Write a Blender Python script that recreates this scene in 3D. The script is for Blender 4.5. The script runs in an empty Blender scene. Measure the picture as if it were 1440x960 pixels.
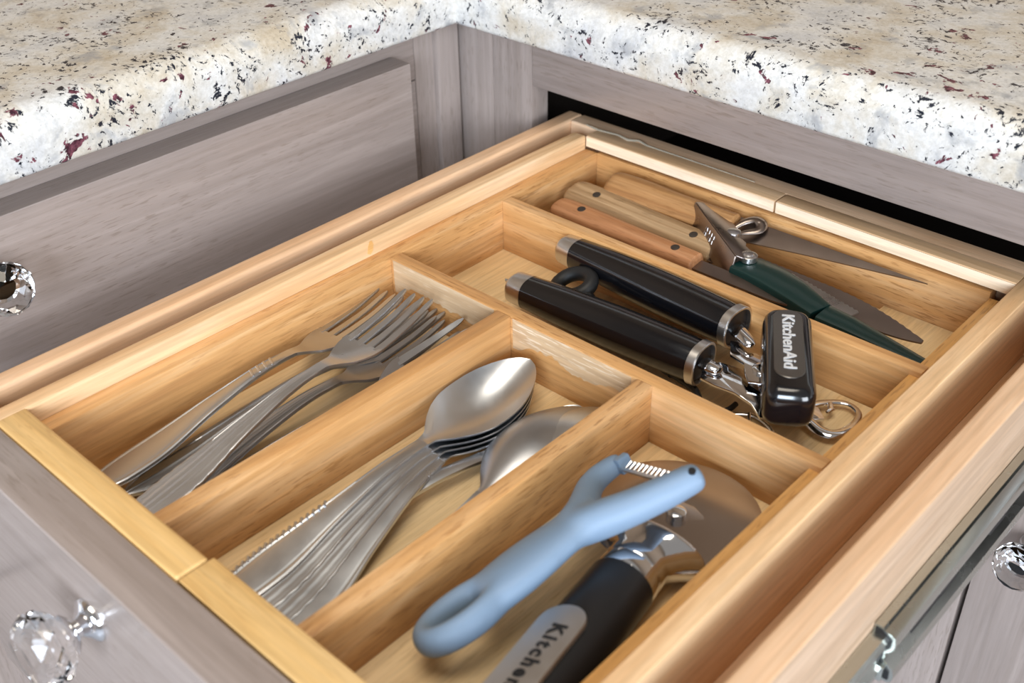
import bpy, bmesh, math, random
from mathutils import Vector, Matrix, Euler, noise

random.seed(4)
scene = bpy.context.scene
COL = scene.collection
R = math.radians
PI = math.pi

# ------------------------------------------------------------------ camera, light, exposure
cam = bpy.data.cameras.new('camera')
cam.sensor_fit = 'HORIZONTAL'
cam.sensor_width = 36
cam.lens = 1587.95 / 1440 * 36
cam.clip_start = 0.01
cam.dof.use_dof = True
cam.dof.focus_distance = 0.60
cam.dof.aperture_fstop = 10.0
cam_ob = bpy.data.objects.new('camera', cam)
cam_ob.location = (0.42162, -0.35034, 0.31164)
cam_ob.rotation_euler = (R(55.8415), R(0.8958), R(42.7065))
COL.objects.link(cam_ob)
scene.camera = cam_ob

world = bpy.data.worlds.new('room_light')
scene.world = world
world.use_nodes = True
wn = world.node_tree.nodes['Background']
wn.inputs['Color'].default_value = (1.0, 0.95, 0.90, 1)
wn.inputs['Strength'].default_value = 0.31


def area(name, loc, target, sx, sy, power, color):
    l = bpy.data.lights.new(name, 'AREA')
    l.shape = 'RECTANGLE'
    l.size, l.size_y, l.energy, l.color = sx, sy, power, color
    o = bpy.data.objects.new(name, l)
    o.location = loc
    o.rotation_euler = (Vector(target) - Vector(loc)).to_track_quat('-Z', 'Y').to_euler()
    COL.objects.link(o)
    return o


area('window_light', (1.15, -1.80, 0.62), (0.0, 0.05, 0.0), 1.0, 0.8, 62, (0.73, 0.85, 1.0))
area('side_fill_light', (2.10, -0.70, 0.42), (0.0, 0.05, 0.0), 1.0, 0.8, 36, (0.86, 0.92, 1.0))  # weak low fill added from the side for shading, not a real window
area('ceiling_light', (0.25, -0.35, 1.75), (0.1, 0.0, 0.0), 0.9, 0.9, 17, (1.0, 0.9, 0.76))

vs = scene.view_settings
vs.view_transform = 'Standard'
vs.look = 'None'
vs.exposure = 0.06
vs.gamma = 1.0
vs.use_curve_mapping = False


# ------------------------------------------------------------------ materials
def lin(h):
    c = [int(h[i:i + 2], 16) / 255 for i in (0, 2, 4)]
    return tuple(x / 12.92 if x <= 0.04045 else ((x + 0.055) / 1.055) ** 2.4 for x in c) + (1,)


class NT:
    def __init__(self, name):
        self.m = bpy.data.materials.new(name)
        self.m.use_nodes = True
        self.t = self.m.node_tree
        self.b = self.t.nodes['Principled BSDF']

    def n(self, typ, **kw):
        nd = self.t.nodes.new(typ)
        for k, v in kw.items():
            if k in nd.inputs:
                nd.inputs[k].default_value = v
            else:
                setattr(nd, k, v)
        return nd

    def l(self, a, b):
        self.t.links.new(a, b)

    def setb(self, **kw):
        for k, v in kw.items():
            self.b.inputs[k.replace('_', ' ')].default_value = v

    def ramp(self, fac, stops):
        r = self.n('ShaderNodeValToRGB')
        e = r.color_ramp.elements
        while len(e) < len(stops):
            e.new(0.5)
        for i, (p, c) in enumerate(stops):
            e[i].position = p
            e[i].color = c if len(c) == 4 else tuple(c) + (1,)
        self.l(fac, r.inputs[0])
        return r.outputs[0]

    def mix(self, fac, a, b, mode='MIX'):
        x = self.n('ShaderNodeMix', data_type='RGBA', blend_type=mode)
        for s, v in ((x.inputs[0], fac), (x.inputs[6], a), (x.inputs[7], b)):
            if hasattr(v, 'is_linked'):
                self.l(v, s)
            else:
                s.default_value = v
        return x.outputs[2]

    def coords(self, scale, rnd=True, rot=(0, 0, 0)):
        tc = self.n('ShaderNodeTexCoord')
        src = tc.outputs['Object']
        if rnd:
            oi = self.n('ShaderNodeObjectInfo')
            ad = self.n('ShaderNodeVectorMath', operation='MULTIPLY_ADD')
            self.l(oi.outputs['Random'], ad.inputs[0])
            ad.inputs[1].default_value = (3.7, 5.1, 2.9)
            self.l(src, ad.inputs[2])
            src = ad.outputs[0]
        mp = self.n('ShaderNodeMapping')
        mp.inputs['Scale'].default_value = scale
        mp.inputs['Rotation'].default_value = rot
        self.l(src, mp.inputs['Vector'])
        return mp.outputs[0]

    def noise(self, vec, scale=1.0, detail=4, rough=0.55, dist=0.0):
        x = self.n('ShaderNodeTexNoise')
        x.inputs['Scale'].default_value = scale
        x.inputs['Detail'].default_value = detail
        x.inputs['Roughness'].default_value = rough
        x.inputs['Distortion'].default_value = dist
        self.l(vec, x.inputs['Vector'])
        return x.outputs['Fac']

    def bump(self, h, strength, dist=0.001):
        b = self.n('ShaderNodeBump')
        b.inputs['Strength'].default_value = strength
        b.inputs['Distance'].default_value = dist
        self.l(h, b.inputs['Height'])
        self.l(b.outputs[0], self.b.inputs['Normal'])


def axis_scale(axis, across, along):
    return tuple(along if i == axis else across for i in range(3))


def wood(name, axis, dark, mid, light, pore='8a5a2c', pore_amt=0.55, rough=0.42, coat=0.0, figure=1.0, fine_amt=0.36):
    w = NT(name)
    broad = w.noise(w.coords(axis_scale(axis, 60 * figure, 4.0)), 1, 5, 0.6, 1.2)
    col = w.ramp(broad, [(0.28, lin(dark)), (0.5, lin(mid)), (0.72, lin(light))])
    fine = w.noise(w.coords(axis_scale(axis, 420, 16)), 1, 3, 0.6, 0.2)
    col = w.mix(fine_amt, col, w.ramp(fine, [(0.3, (0.45, 0.45, 0.45)), (0.7, (1.15, 1.15, 1.15))]), 'MULTIPLY')
    pores = w.noise(w.coords(axis_scale(axis, 900, 85)), 1, 2, 0.5)
    patch = w.noise(w.coords(axis_scale(axis, 22, 6)), 1, 2, 0.5)
    pf = w.ramp(pores, [(0.57, (0, 0, 0)), (0.66, (1, 1, 1))])
    pp = w.ramp(patch, [(0.40, (0.15, 0.15, 0.15)), (0.62, (1, 1, 1))])
    f = w.n('ShaderNodeMath', operation='MULTIPLY')
    w.l(pf, f.inputs[0]); w.l(pp, f.inputs[1])
    f2 = w.n('ShaderNodeMath', operation='MULTIPLY')
    w.l(f.outputs[0], f2.inputs[0]); f2.inputs[1].default_value = pore_amt
    col = w.mix(f2.outputs[0], col, lin(pore))
    w.l(col, w.b.inputs['Base Color'])
    w.setb(Roughness=rough, Coat_Weight=coat, Coat_Roughness=0.18)
    w.bump(fine, 0.12, 0.0004)
    return w.m


OAK = ('b98550', 'cc9a62', 'deb484')
M = {}
for ax, nm in ((0, 'x'), (1, 'y'), (2, 'z')):
    M['tray_' + nm] = wood('tray_wood_' + nm, ax, *OAK, pore_amt=0.6)
    M['drawer_' + nm] = wood('drawer_wood_' + nm, ax, 'cca076', 'd8b08a', 'e2c09e', pore='b0764a', pore_amt=0.25)
    M['grey_' + nm] = wood('grey_wash_wood_' + nm, ax, '8f8178', '988a82', 'a2948c', pore='75665a', pore_amt=0.5, fine_amt=0.22, rough=0.32, coat=0.6, figure=2.2)
M['stained_y'] = wood('stained_side_wood', 1, 'bb9a7c', 'c8a88a', 'd2b498', pore='9c7c60', pore_amt=0.3)
M['molding_y'] = wood('molding_wood_y', 1, 'cfa272', 'dcb588', 'e7c8a2', pore_amt=0.2)
M['molding_x'] = wood('molding_wood_x', 0, 'c8a074', 'd4b088', 'dfc09c', pore_amt=0.2)
M['rail_x'] = wood('front_rail_wood', 0, 'cda060', 'dab274', 'e4c088', pore_amt=0.3)
M['floor_ply'] = wood('base_plywood', 1, 'd8b888', 'e2c698', 'ead2a8', pore='a8844e', pore_amt=0.3)
M['ledge_y'] = wood('ledge_wood', 1, 'cd9550', 'd8a462', 'e0b276', pore_amt=0.5)
M['raw_x'] = wood('raw_pale_wood', 0, 'e6c8a4', 'edd4b4', 'f4e0c6', pore='c9a070', pore_amt=0.3, rough=0.7)
M['pale_x'] = wood('worn_bare_wood', 0, 'b08f6a', 'c4a580', 'd6bb98', pore='efe2cc', pore_amt=0.5, rough=0.7)
M['knife_orange'] = wood('orange_brown_handle_wood', 0, 'a06a40', 'b27c52', 'c29066', pore='6a3a18', pore_amt=0.6, figure=3, rough=0.55)
M['knife_grey'] = wood('weathered_handle_wood', 0, '8a6a44', 'a58560', 'bb9d76', pore='5a4024', pore_amt=0.7, figure=3, rough=0.65)
M['knife_brown'] = wood('brown_handle_wood', 0, '8a5c34', 'a07446', 'b28658', pore='6a4218', pore_amt=0.4, figure=3, rough=0.5)


def plain(name, col, rough, metal=0.0, coat=0.0, bump=0.0, bscale=900, **kw):
    w = NT(name)
    w.setb(Base_Color=lin(col), Roughness=rough, Metallic=metal, Coat_Weight=coat, Coat_Roughness=0.06)
    w.setb(**kw)
    vec = w.coords((1, 1, 1))
    nz = w.noise(vec, bscale, 3, 0.6)
    if bump:
        w.bump(nz, bump, 0.0003)
    big = w.noise(vec, 45, 3, 0.6)
    mr = w.n('ShaderNodeMapRange')
    mr.inputs['To Min'].default_value = max(0.02, rough * 0.82)
    mr.inputs['To Max'].default_value = rough * 1.2
    w.l(big, mr.inputs['Value'])
    w.l(mr.outputs[0], w.b.inputs['Roughness'])
    return w.m


def steel(name, col, rough, axis=0, brush=0.1):
    w = NT(name)
    w.setb(Base_Color=lin(col), Metallic=1.0, Roughness=rough)
    br = w.noise(w.coords(axis_scale(axis, 1500, 30)), 1, 2, 0.6)
    big = w.noise(w.coords((60, 60, 60)), 1, 4, 0.6)
    a = w.n('ShaderNodeMath', operation='MULTIPLY_ADD')
    w.l(big, a.inputs[0]); a.inputs[1].default_value = rough * 0.7; a.inputs[2].default_value = rough * 0.65
    w.l(a.outputs[0], w.b.inputs['Roughness'])
    w.bump(br, brush, 0.00006)
    return w.m


M['steel'] = steel('worn_stainless_steel', 'cdd0d4', 0.32)
M['steel_dull'] = steel('dull_stainless_steel', 'b2b4b8', 0.38)
M['steel_satin'] = steel('satin_steel', 'd2cfcc', 0.30, 0, 0.2)
M['blade'] = steel('stained_blade_steel', '8f827a', 0.36, 0, 0.15)
M['chrome'] = steel('chrome', 'dcdcde', 0.07, 0, 0.0)
M['zinc'] = steel('zinc_plated_steel', 'c0c3bd', 0.26, 1, 0.05)
M['can_metal'] = steel('nickel_plated_steel', '9a8f88', 0.30, 0, 0.06)
M['black'] = plain('glossy_black_plastic', '0b0b0e', 0.16, coat=0.4)
M['black_matte'] = plain('matte_black_plastic', '111113', 0.42)
M['black_rubber'] = plain('black_rubber', '0d0d0e', 0.55)
M['blue'] = plain('powder_blue_plastic', '74899f', 0.55, bump=0.02)
M['green'] = plain('dark_green_enamel', '0e2b28', 0.30, coat=0.2)
M['ink'] = plain('black_ink', '101012', 0.5)
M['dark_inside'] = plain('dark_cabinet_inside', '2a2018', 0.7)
M['wall'] = plain('warm_wall_paint', '7c6a58', 0.8, bump=0.05)
M['floor'] = plain('kitchen_floor', 'a3a4a8', 0.35)
M['rivet'] = steel('tarnished_rivet', '6c6660', 0.45)
M['glue'] = plain('dried_clear_glue', 'e8ddc8', 0.12, Transmission_Weight=0.6)

M['inlay'] = steel('brushed_inlay_steel', 'c8c6c4', 0.42, 0, 0.1)
M['letter_silver'] = plain('silver_lettering', 'd8d8d8', 0.3, metal=0.3)
M['inlay_dark'] = steel('dark_brushed_inlay', '77736f', 0.36, 0, 0.1)
M['wheel_steel'] = steel('brushed_wheel_steel', 'a89e98', 0.22, 1, 0.05)

g = NT('clear_crystal')
g.setb(Base_Color=(1, 1, 1, 1), Roughness=0.0, Transmission_Weight=1.0, IOR=1.55)
M['crystal'] = g.m

# granite: cream and white ground, grey clouding, black flecks and burgundy garnets
g = NT('cream_granite')
v = g.coords((1, 1, 1), False)
warp = g.n('ShaderNodeTexNoise', Scale=38.0, Detail=3.0)
g.l(v, warp.inputs['Vector'])
wv = g.n('ShaderNodeVectorMath', operation='MULTIPLY_ADD')
g.l(warp.outputs['Color'], wv.inputs[0]); wv.inputs[1].default_value = (0.02, 0.02, 0.02); g.l(v, wv.inputs[2])
v2 = wv.outputs[0]
ground = g.ramp(g.noise(v2, 26, 5, 0.62), [(0.32, lin('b5a893')), (0.44, lin('c8c1b4')), (0.55, lin('d2d0cb')), (0.7, lin('c0c0c0'))])
crystal = g.noise(v, 420, 2, 0.7)
ground = g.mix(0.35, ground, g.ramp(crystal, [(0.35, (0.62, 0.6, 0.56)), (0.62, (1.08, 1.08, 1.1))]), 'MULTIPLY')
greyc = g.ramp(g.noise(v2, 55, 4, 0.6), [(0.55, (0, 0, 0)), (0.68, (0.65, 0.65, 0.65))])
ground = g.mix(greyc, ground, lin('8d8f92'))
fl = g.noise(v2, 290, 4, 0.68)
clump = g.noise(v, 44, 3, 0.6)
fa = g.n('ShaderNodeMath', operation='MULTIPLY_ADD')
g.l(clump, fa.inputs[0]); fa.inputs[1].default_value = 0.45; g.l(fl, fa.inputs[2])
flecks = g.ramp(fa.outputs[0], [(0.815, (0, 0, 0)), (0.865, (1, 1, 1))])
ground = g.mix(flecks, ground, lin('22252e'))
gar = g.noise(v2, 85, 4, 0.6)
gcl = g.noise(v, 17, 2, 0.5)
ga = g.n('ShaderNodeMath', operation='MULTIPLY_ADD')
g.l(gcl, ga.inputs[0]); ga.inputs[1].default_value = 0.35; g.l(gar, ga.inputs[2])
garn = g.ramp(ga.outputs[0], [(0.825, (0, 0, 0)), (0.85, (1, 1, 1))])
garcol = g.ramp(g.noise(v, 300, 2, 0.6), [(0.4, lin('3a2029')), (0.65, lin('7c4a55'))])
ground = g.mix(garn, ground, garcol)
g.l(ground, g.b.inputs['Base Color'])
g.setb(Roughness=0.16, Coat_Weight=0.0)
g.bump(crystal, 0.05, 0.0003)
M['granite'] = g.m


# ------------------------------------------------------------------ mesh helpers (millimetres in, metres out)
def tag(o, label=None, cat=None, group=None, kind=None):
    if label: o['label'] = label
    if cat: o['category'] = cat
    if group: o['group'] = group
    if kind: o['kind'] = kind
    return o


def empty(name, loc, rot=(0, 0, 0), label=None, cat=None, group=None):
    o = bpy.data.objects.new(name, None)
    o.empty_display_size = 0.02
    o.location = [c / 1000 for c in loc]
    o.rotation_euler = [R(a) for a in rot]
    COL.objects.link(o)
    return tag(o, label, cat, group)


def link(name, me, mats, parent=None, loc=(0, 0, 0), rot=(0, 0, 0), smooth=None):
    for m in (mats if isinstance(mats, (list, tuple)) else [mats]):
        me.materials.append(M[m])
    if smooth is not None:
        me.shade_smooth()
        if smooth < 180:
            me.set_sharp_from_angle(angle=R(smooth))
    o = bpy.data.objects.new(name, me)
    o.location = [c / 1000 for c in loc]
    o.rotation_euler = [R(a) for a in rot]
    if parent: o.parent = parent
    COL.objects.link(o)
    return o


def from_bm(bm, name):
    me = bpy.data.meshes.new(name)
    bmesh.ops.recalc_face_normals(bm, faces=bm.faces[:])
    bm.to_mesh(me)
    bm.free()
    return me


def raw(name, verts, faces):
    bm = bmesh.new()
    vs_ = [bm.verts.new([c / 1000 for c in p]) for p in verts]
    for f in faces:
        try:
            bm.faces.new([vs_[i] for i in f])
        except ValueError:
            pass
    return from_bm(bm, name)


class MB:
    """collects lofts, boxes and lathes into ONE mesh"""
    def __init__(self):
        self.v, self.f = [], []

    def loft(self, rings, cap=True, closed=False):
        b = len(self.v); n = len(rings[0])
        for r in rings: self.v += [tuple(p) for p in r]
        m = len(rings)
        for i in range(m if closed else m - 1):
            j = (i + 1) % m
            for k in range(n):
                k2 = (k + 1) % n
                self.f.append((b + i * n + k, b + i * n + k2, b + j * n + k2, b + j * n + k))
        if cap and not closed:
            self.f.append(tuple(b + k for k in range(n)))
            self.f.append(tuple(b + (m - 1) * n + k for k in range(n))[::-1])
        return self

    def tube(self, pts, rad, n=12, sq=1.0, up=(0, 0, 1), closed=False):
        """round tube along pts; rad is a number or list; sq flattens it along up"""
        P = [Vector(p) for p in pts]; rings = []
        m = len(P)
        for i, p in enumerate(P):
            if closed:
                t = P[(i + 1) % m] - P[i - 1]
            else:
                t = P[min(i + 1, m - 1)] - P[max(i - 1, 0)]
            t.normalize()
            s = t.cross(Vector(up))
            if s.length < 1e-4: s = t.cross(Vector((0, 1, 0.01)))
            s.normalize(); u = s.cross(t)
            r = rad[i] if isinstance(rad, (list, tuple)) else rad
            rings.append([p + s * (r * math.cos(a)) + u * (r * sq * math.sin(a)) for a in [2 * PI * k / n for k in range(n)]])
        return self.loft(rings, closed=closed)

    def lathe(self, prof, axis='x', n=32, off=(0, 0, 0)):
        """prof: (along, radius)"""
        rings = []
        for a, r in prof:
            ring = []
            for k in range(n):
                c, s = r * math.cos(2 * PI * k / n), r * math.sin(2 * PI * k / n)
                p = {'x': (a, c, s), 'y': (c, a, s), 'z': (c, s, a)}[axis]
                ring.append((p[0] + off[0], p[1] + off[1], p[2] + off[2]))
            rings.append(ring)
        return self.loft(rings)

    def box(self, x0, x1, y0, y1, z0, z1):
        return self.loft([[(x0, y0, z), (x1, y0, z), (x1, y1, z), (x0, y1, z)] for z in (z0, z1)])

    def prism(self, pts, z0, z1):
        """outline in XY, extruded in Z"""
        return self.loft([[(x, y, z) for x, y in pts] for z in (z0, z1)])

    def mesh(self, name):
        return raw(name, self.v, self.f)

    def build(self, name, mat, parent=None, loc=(0, 0, 0), rot=(0, 0, 0), smooth=40, bevel=0, seg=2):
        me = self.mesh(name)
        if bevel:
            bm = bmesh.new(); bm.from_mesh(me)
            es = [e for e in bm.edges if len(e.link_faces) == 2 and e.calc_face_angle(0) > R(35)]
            bmesh.ops.bevel(bm, geom=es, offset=bevel / 1000, segments=seg, affect='EDGES', profile=0.6)
            bm.to_mesh(me); bm.free()
        return link(name, me, mat, parent, loc, rot, smooth)


def board(name, x0, x1, y0, y1, z0, z1, mat, parent=None, bev=0.7, base=(0, 0, 0), rot=(0, 0, 0), seg=2):
    """a bevelled board given in world millimetres; base is the parent's own place"""
    c = ((x0 + x1) / 2, (y0 + y1) / 2, (z0 + z1) / 2)
    hx, hy, hz = (x1 - x0) / 2, (y1 - y0) / 2, (z1 - z0) / 2
    mb = MB().box(-hx, hx, -hy, hy, -hz, hz)
    return mb.build(name, mat, parent, [c[i] - base[i] for i in range(3)], rot, 35, bev, seg)


def lerp(x, xs, ys):
    if x <= xs[0]: return ys[0]
    for i in range(1, len(xs)):
        if x <= xs[i]:
            t = (x - xs[i - 1]) / (xs[i] - xs[i - 1])
            return ys[i - 1] + (ys[i] - ys[i - 1]) * t
    return ys[-1]


def smo(x, xs, ys):
    """monotone-ish smooth interpolation (Catmull-Rom on uneven knots)"""
    if x <= xs[0]: return ys[0]
    if x >= xs[-1]: return ys[-1]
    for i in range(1, len(xs)):
        if x <= xs[i]: break
    i -= 1
    h = xs[i + 1] - xs[i]; t = (x - xs[i]) / h
    d = (ys[i + 1] - ys[i]) / h
    def slope(k):
        if k == 0 or k == len(xs) - 1:
            return (ys[min(k + 1, len(xs) - 1)] - ys[max(k - 1, 0)]) / (xs[min(k + 1, len(xs) - 1)] - xs[max(k - 1, 0)])
        a = (ys[k] - ys[k - 1]) / (xs[k] - xs[k - 1]); b = (ys[k + 1] - ys[k]) / (xs[k + 1] - xs[k])
        if a * b <= 0: return 0.0
        return 2 * a * b / (a + b)
    m0, m1 = slope(i), slope(i + 1)
    return ((2 * t ** 3 - 3 * t ** 2 + 1) * ys[i] + (t ** 3 - 2 * t ** 2 + t) * h * m0 + (-2 * t ** 3 + 3 * t ** 2) * ys[i + 1] + (t ** 3 - t ** 2) * h * m1)


def text_mesh(s, height, depth, condense=1.0, bold=0.0, spacing=1.0):
    c = bpy.data.curves.new('lettering', 'FONT')
    c.body = s
    c.size = height / 1000 / 0.7
    c.extrude = depth / 1000 / 2
    c.offset = bold / 1000
    c.space_character = spacing
    c.align_x = 'CENTER'; c.align_y = 'CENTER'
    c.resolution_u = 3
    o = bpy.data.objects.new('lettering', c)
    COL.objects.link(o)
    dg = bpy.context.evaluated_depsgraph_get(); dg.update()
    me = bpy.data.meshes.new_from_object(o.evaluated_get(dg))
    me.transform(Matrix.Diagonal((condense, 1, 1, 1)))
    bpy.data.objects.remove(o)
    bpy.data.curves.remove(c)
    me.name = 'lettering'
    return me


# ------------------------------------------------------------------ the setting
board('floor', -2200, 2600, -2600, 900, -800, -780, 'floor', bev=0)['kind'] = 'structure'
board('wall_back', -900, 2600, 830, 900, -780, 2300, 'wall', bev=0)['kind'] = 'structure'
board('wall_left', -900, -780, -2600, 830, -780, 2300, 'wall', bev=0)['kind'] = 'structure'

# ------------------------------------------------------------------ granite worktop (one L-shaped slab with a rounded edge)
WB, WT, OV, RAD = 69.0, 101.5, 26.0, 15.0
FX, FY = -127.0, 182.0            # faces of the two cabinet fronts
prof = [(-60, WB), (OV - 3, WB)]
for k in range(5):
    a = -PI / 2 + PI / 2 * k / 4
    prof.append((OV - 3 + 3 * math.cos(a), WB + 3 + 3 * math.sin(a)))
for k in range(13):
    a = PI / 2 * k / 12
    prof.append((OV - RAD + RAD * math.cos(a), WT - RAD + RAD * math.sin(a)))
prof += [(-60, WT), (-640, WT), (-640, WB)]
mb = MB()
rings = []
ys_ = [-1500, -900, -500, -250, -100, 0, 100]
for y in ys_:
    rings.append([(FX + o, y, z) for o, z in prof])
rings.append([(FX + o, FY - o, z) for o, z in prof])
for x in [0, 100, 250, 500, 900, 1500]:
    rings.append([(x, FY - o, z) for o, z in prof])
# the bend ring must not fold: deep profile points go to the outer corner
mb.loft(rings)
wt = mb.build('worktop', 'granite', smooth=50)
tag(wt, 'L-shaped polished cream granite worktop with burgundy and black flecks', 'worktop')

# ------------------------------------------------------------------ cabinet along the wall behind the worktop's far leg (the drawer's own cabinet)
cb = empty('base_cabinet', (300, 182, -780), label='grey-washed base cabinet whose drawer is pulled open, doors below', cat='cabinet')
B = (300, 182, -780)
board('corner_board', FX + 0.5, -93.6, 182, 200, -700, 68.5, 'grey_z', cb, 0.5, B)
board('stile', -93.3, -58, 182.3, 198.5, -700, 68.5, 'grey_z', cb, 0.6, B)
board('top_rail', -57.8, 1100, 182.4, 201, 30.5, 68.5, 'grey_x', cb, 0.8, B)
board('stile', 328, 372, 182, 200, -700, 30.3, 'grey_z', cb, 0.6, B)
board('middle_rail', -57.8, 328, 182.4, 200, -104, -70, 'grey_x', cb, 0.6, B)
mb = MB()
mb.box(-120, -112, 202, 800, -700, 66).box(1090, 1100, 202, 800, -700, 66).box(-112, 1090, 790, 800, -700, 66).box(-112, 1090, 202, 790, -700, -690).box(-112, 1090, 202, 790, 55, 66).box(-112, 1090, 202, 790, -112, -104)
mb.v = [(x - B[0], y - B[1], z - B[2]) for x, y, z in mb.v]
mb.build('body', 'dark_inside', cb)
hole = MB().lathe([(0, 2.6), (1.2, 2.6)], 'x', 16)
hole.build('screw_hole', 'ink', cb, (-58.4 - B[0], 192 - B[1], -4 - B[2]))


def crystal_knob(parent, loc, rot, scale=1.0, along=1.0):
    """chrome foot and a cut-glass ball; local +Z points out of the panel"""
    s = scale
    foot = MB().lathe([(0, 9 * s), (1.5 * s, 9 * s), (3 * s, 8.2 * s), (5 * s, 5.5 * s), (7 * s, 3.8 * s), (9 * s, 3.8 * s), (10 * s, 6.2 * s), (11.5 * s, 7.8 * s), (12.6 * s, 8.2 * s)], 'z', 36)
    foot.v = [(x, y, z * along) for x, y, z in foot.v]
    f = foot.build('knob_foot', 'chrome', parent, loc, rot, 40)
    mb = MB()
    n = 12
    pr_ = [(12.6, 6.5), (15.5, 11.0), (20.0, 14.4), (25, 14.8), (30, 12.6), (33, 9.6)]
    rings = []
    for i, (a, r) in enumerate(pr_):
        ph = (i % 2) * PI / n
        rings.append([(r * s * math.cos(2 * PI * k / n + ph), r * s * math.sin(2 * PI * k / n + ph), a * s) for k in range(n)])
    b0 = 0
    for r in rings: mb.v += r
    for i in range(len(rings) - 1):
        for k in range(n):
            k2 = (k + 1) % n
            A, Bq, Cq, D = i * n + k, i * n + k2, (i + 1) * n + k, (i + 1) * n + k2
            if i % 2 == 0:
                mb.f += [(A, Bq, Cq), (Bq, D, Cq)]
            else:
                mb.f += [(A, D, Cq), (A, Bq, D)]
    mb.f.append(tuple(range(n))); mb.f.append(tuple((len(rings) - 1) * n + k for k in range(n)))
    mb.v = [(x, y, z * along) for x, y, z in mb.v]
    c = mb.build('knob_crystal', 'crystal', parent, loc, rot, None)
    return f, c


dr = board('door', -50, 294.6, 163, 181.5, -690, -84, 'grey_z', cb, 1.2, B)
dr2 = board('door', 297.2, 640, 163, 181.5, -690, -84, 'grey_z', cb, 1.2, B)
c2 = ((297.2 + 640) / 2, 172.25, (-690 - 84) / 2)
crystal_knob(dr2, (323.5 - c2[0], 163 - c2[1], -127 - c2[2]), (90, 0, 0), 0.92)

# ------------------------------------------------------------------ neighbouring cabinet under the near leg of the worktop
cl = empty('base_cabinet', (-127, -160, -780), label='grey-washed base cabinet with a closed flush drawer, beside the open drawer', cat='cabinet')
B = (-127, -160, -780)
board('top_rail', -146, -127, -900, 141, 30, 68.5, 'grey_y', cl, 0.5, B)
board('stile', -146, -127, 141.4, 181.5, -700, 68.5, 'grey_z', cl, 0.5, B)
board('filler_strip', -127, -122.5, 158.5, 178.5, -700, 68.5, 'grey_z', cl, 0.4, B)
board('middle_rail', -146, -127.3, -900, 141, -700, 29, 'grey_y', cl, 0.5, B)
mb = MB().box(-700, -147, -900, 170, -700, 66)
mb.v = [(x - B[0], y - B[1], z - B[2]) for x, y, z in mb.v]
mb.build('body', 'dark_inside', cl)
df = board('drawer_front', -126.8, -108, -452, 120.6, -150, 51.5, 'grey_y', cl, 1.0, B)
c1 = (-117.4, -165.7, -49.25)
crystal_knob(df, (-108 - c1[0], -174 - c1[1], 25 - c1[2]), (0, 90, 0), 0.95)
board('door', -126.8, -108, -452, -168, -690, -156, 'grey_z', cl, 1.0, B)
board('door', -126.8, -108, -164, 120.6, -690, -156, 'grey_z', cl, 1.0, B)

# ------------------------------------------------------------------ the pulled-out drawer
B = (135, 0, -62)
dw = empty('drawer', B, label='open wooden drawer holding the cutlery tray, grey-washed front with crystal knob', cat='drawer')
board('side_panel', -45.9, -33.8, -221.6, 207.5, -62, 9.3, 'drawer_y', dw, 2.6, B, seg=4)
sp = board('side_panel', 303.4, 315.2, -221.6, 207.5, -62, 9.3, 'drawer_y', dw, 1.4, B, seg=4)
sp.data.materials.append(M['stained_y'])      # grey wash spilled over the outer face
for p in sp.data.polygons:
    if p.normal.x > 0.75: p.material_index = 1
board('back_panel', -33.8, 303.4, 193.8, 207.5, -62, 9.0, 'drawer_x', dw, 1.5, B, seg=3)
board('bottom_panel', -33.8, 303.4, -221.6, 193.8, -41, -37.2, 'drawer_y', dw, 0.2, B)
fp = board('front_panel', -54, 326, -241.6, -221.8, -160, 9.3, 'grey_x', dw, 1.6, B, seg=3)
cf = (136, -231.7, -75.35)
crystal_knob(fp, (91 - cf[0], -241.6 - cf[1], -23 - cf[2]), (90, 0, 0), 1.08, 0.80)
# ball-bearing slide on the drawer's outer side
sl_ = MB()
def channel(x0, x1, z0, z1, y0, y1, t=1.3, lip=5.5):
    pts = [(x0, z1), (x1 - 1.5, z1), (x1, z1 - 1.5), (x1, z1 - lip), (x1 - 3.2, z1 - lip - 3), (x1 - 3.2, z0 + lip + 3), (x1, z0 + lip), (x1, z0 + 1.5), (x1 - 1.5, z0), (x0, z0)]
    inn = [(x0, z0 + t), (x1 - 1.5 - t * .4, z0 + t), (x1 - t, z0 + 1.5 + t * .4), (x1 - t, z0 + lip - t * .3), (x1 - 3.2 - t, z0 + lip + 3), (x1 - 3.2 - t, z1 - lip - 3), (x1 - t, z1 - lip + t * .3), (x1 - t, z1 - 1.5 - t * .4), (x1 - 1.5 - t * .4, z1 - t), (x0, z1 - t)]
    prof = pts + inn
    return [[(x, y, z) for x, z in prof] for y in (y0, y1)]
sl_.loft([[(x, y, z) for x, z in [(315.6, -31), (319.3, -31), (320.2, -32.3), (322.6, -32.6), (324.6, -33.8), (325.3, -36.5), (325.2, -40), (323.6, -42.5), (322.4, -43.5), (322.4, -47.2), (324.2, -49), (326.6, -51), (327.4, -54), (327.0, -57), (325.4, -58.6), (315.6, -59)]] for y in (-33, 320)])
sl_.v = [(x - B[0], y - B[1], z - B[2]) for x, y, z in sl_.v]
so = sl_.build('outer_slide', 'zinc', dw, smooth=30)
mb = MB().loft(channel(315.4, 322.5, -55, -35, -221, 190, 1.2, 4))
mb.v = [(x - B[0], y - B[1], z - B[2]) for x, y, z in mb.v]
mb.build('inner_slide', 'zinc', dw, smooth=30)
for y0, y1 in ((-14, 26), (62, 78), (110, 150)):
    mb = MB().prism([(y0, -1.6), (y1, -1.6), (y1 + 1.5, 0), (y1, 1.6), (y0, 1.6), (y0 - 1.5, 0)], 0, 0.35)
    mb.v = [(324.0 + z - B[0], x - B[1], y - 45 - B[2]) for x, y, z in mb.v]
    mb.build('slide_slot', 'ink', dw)
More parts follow.
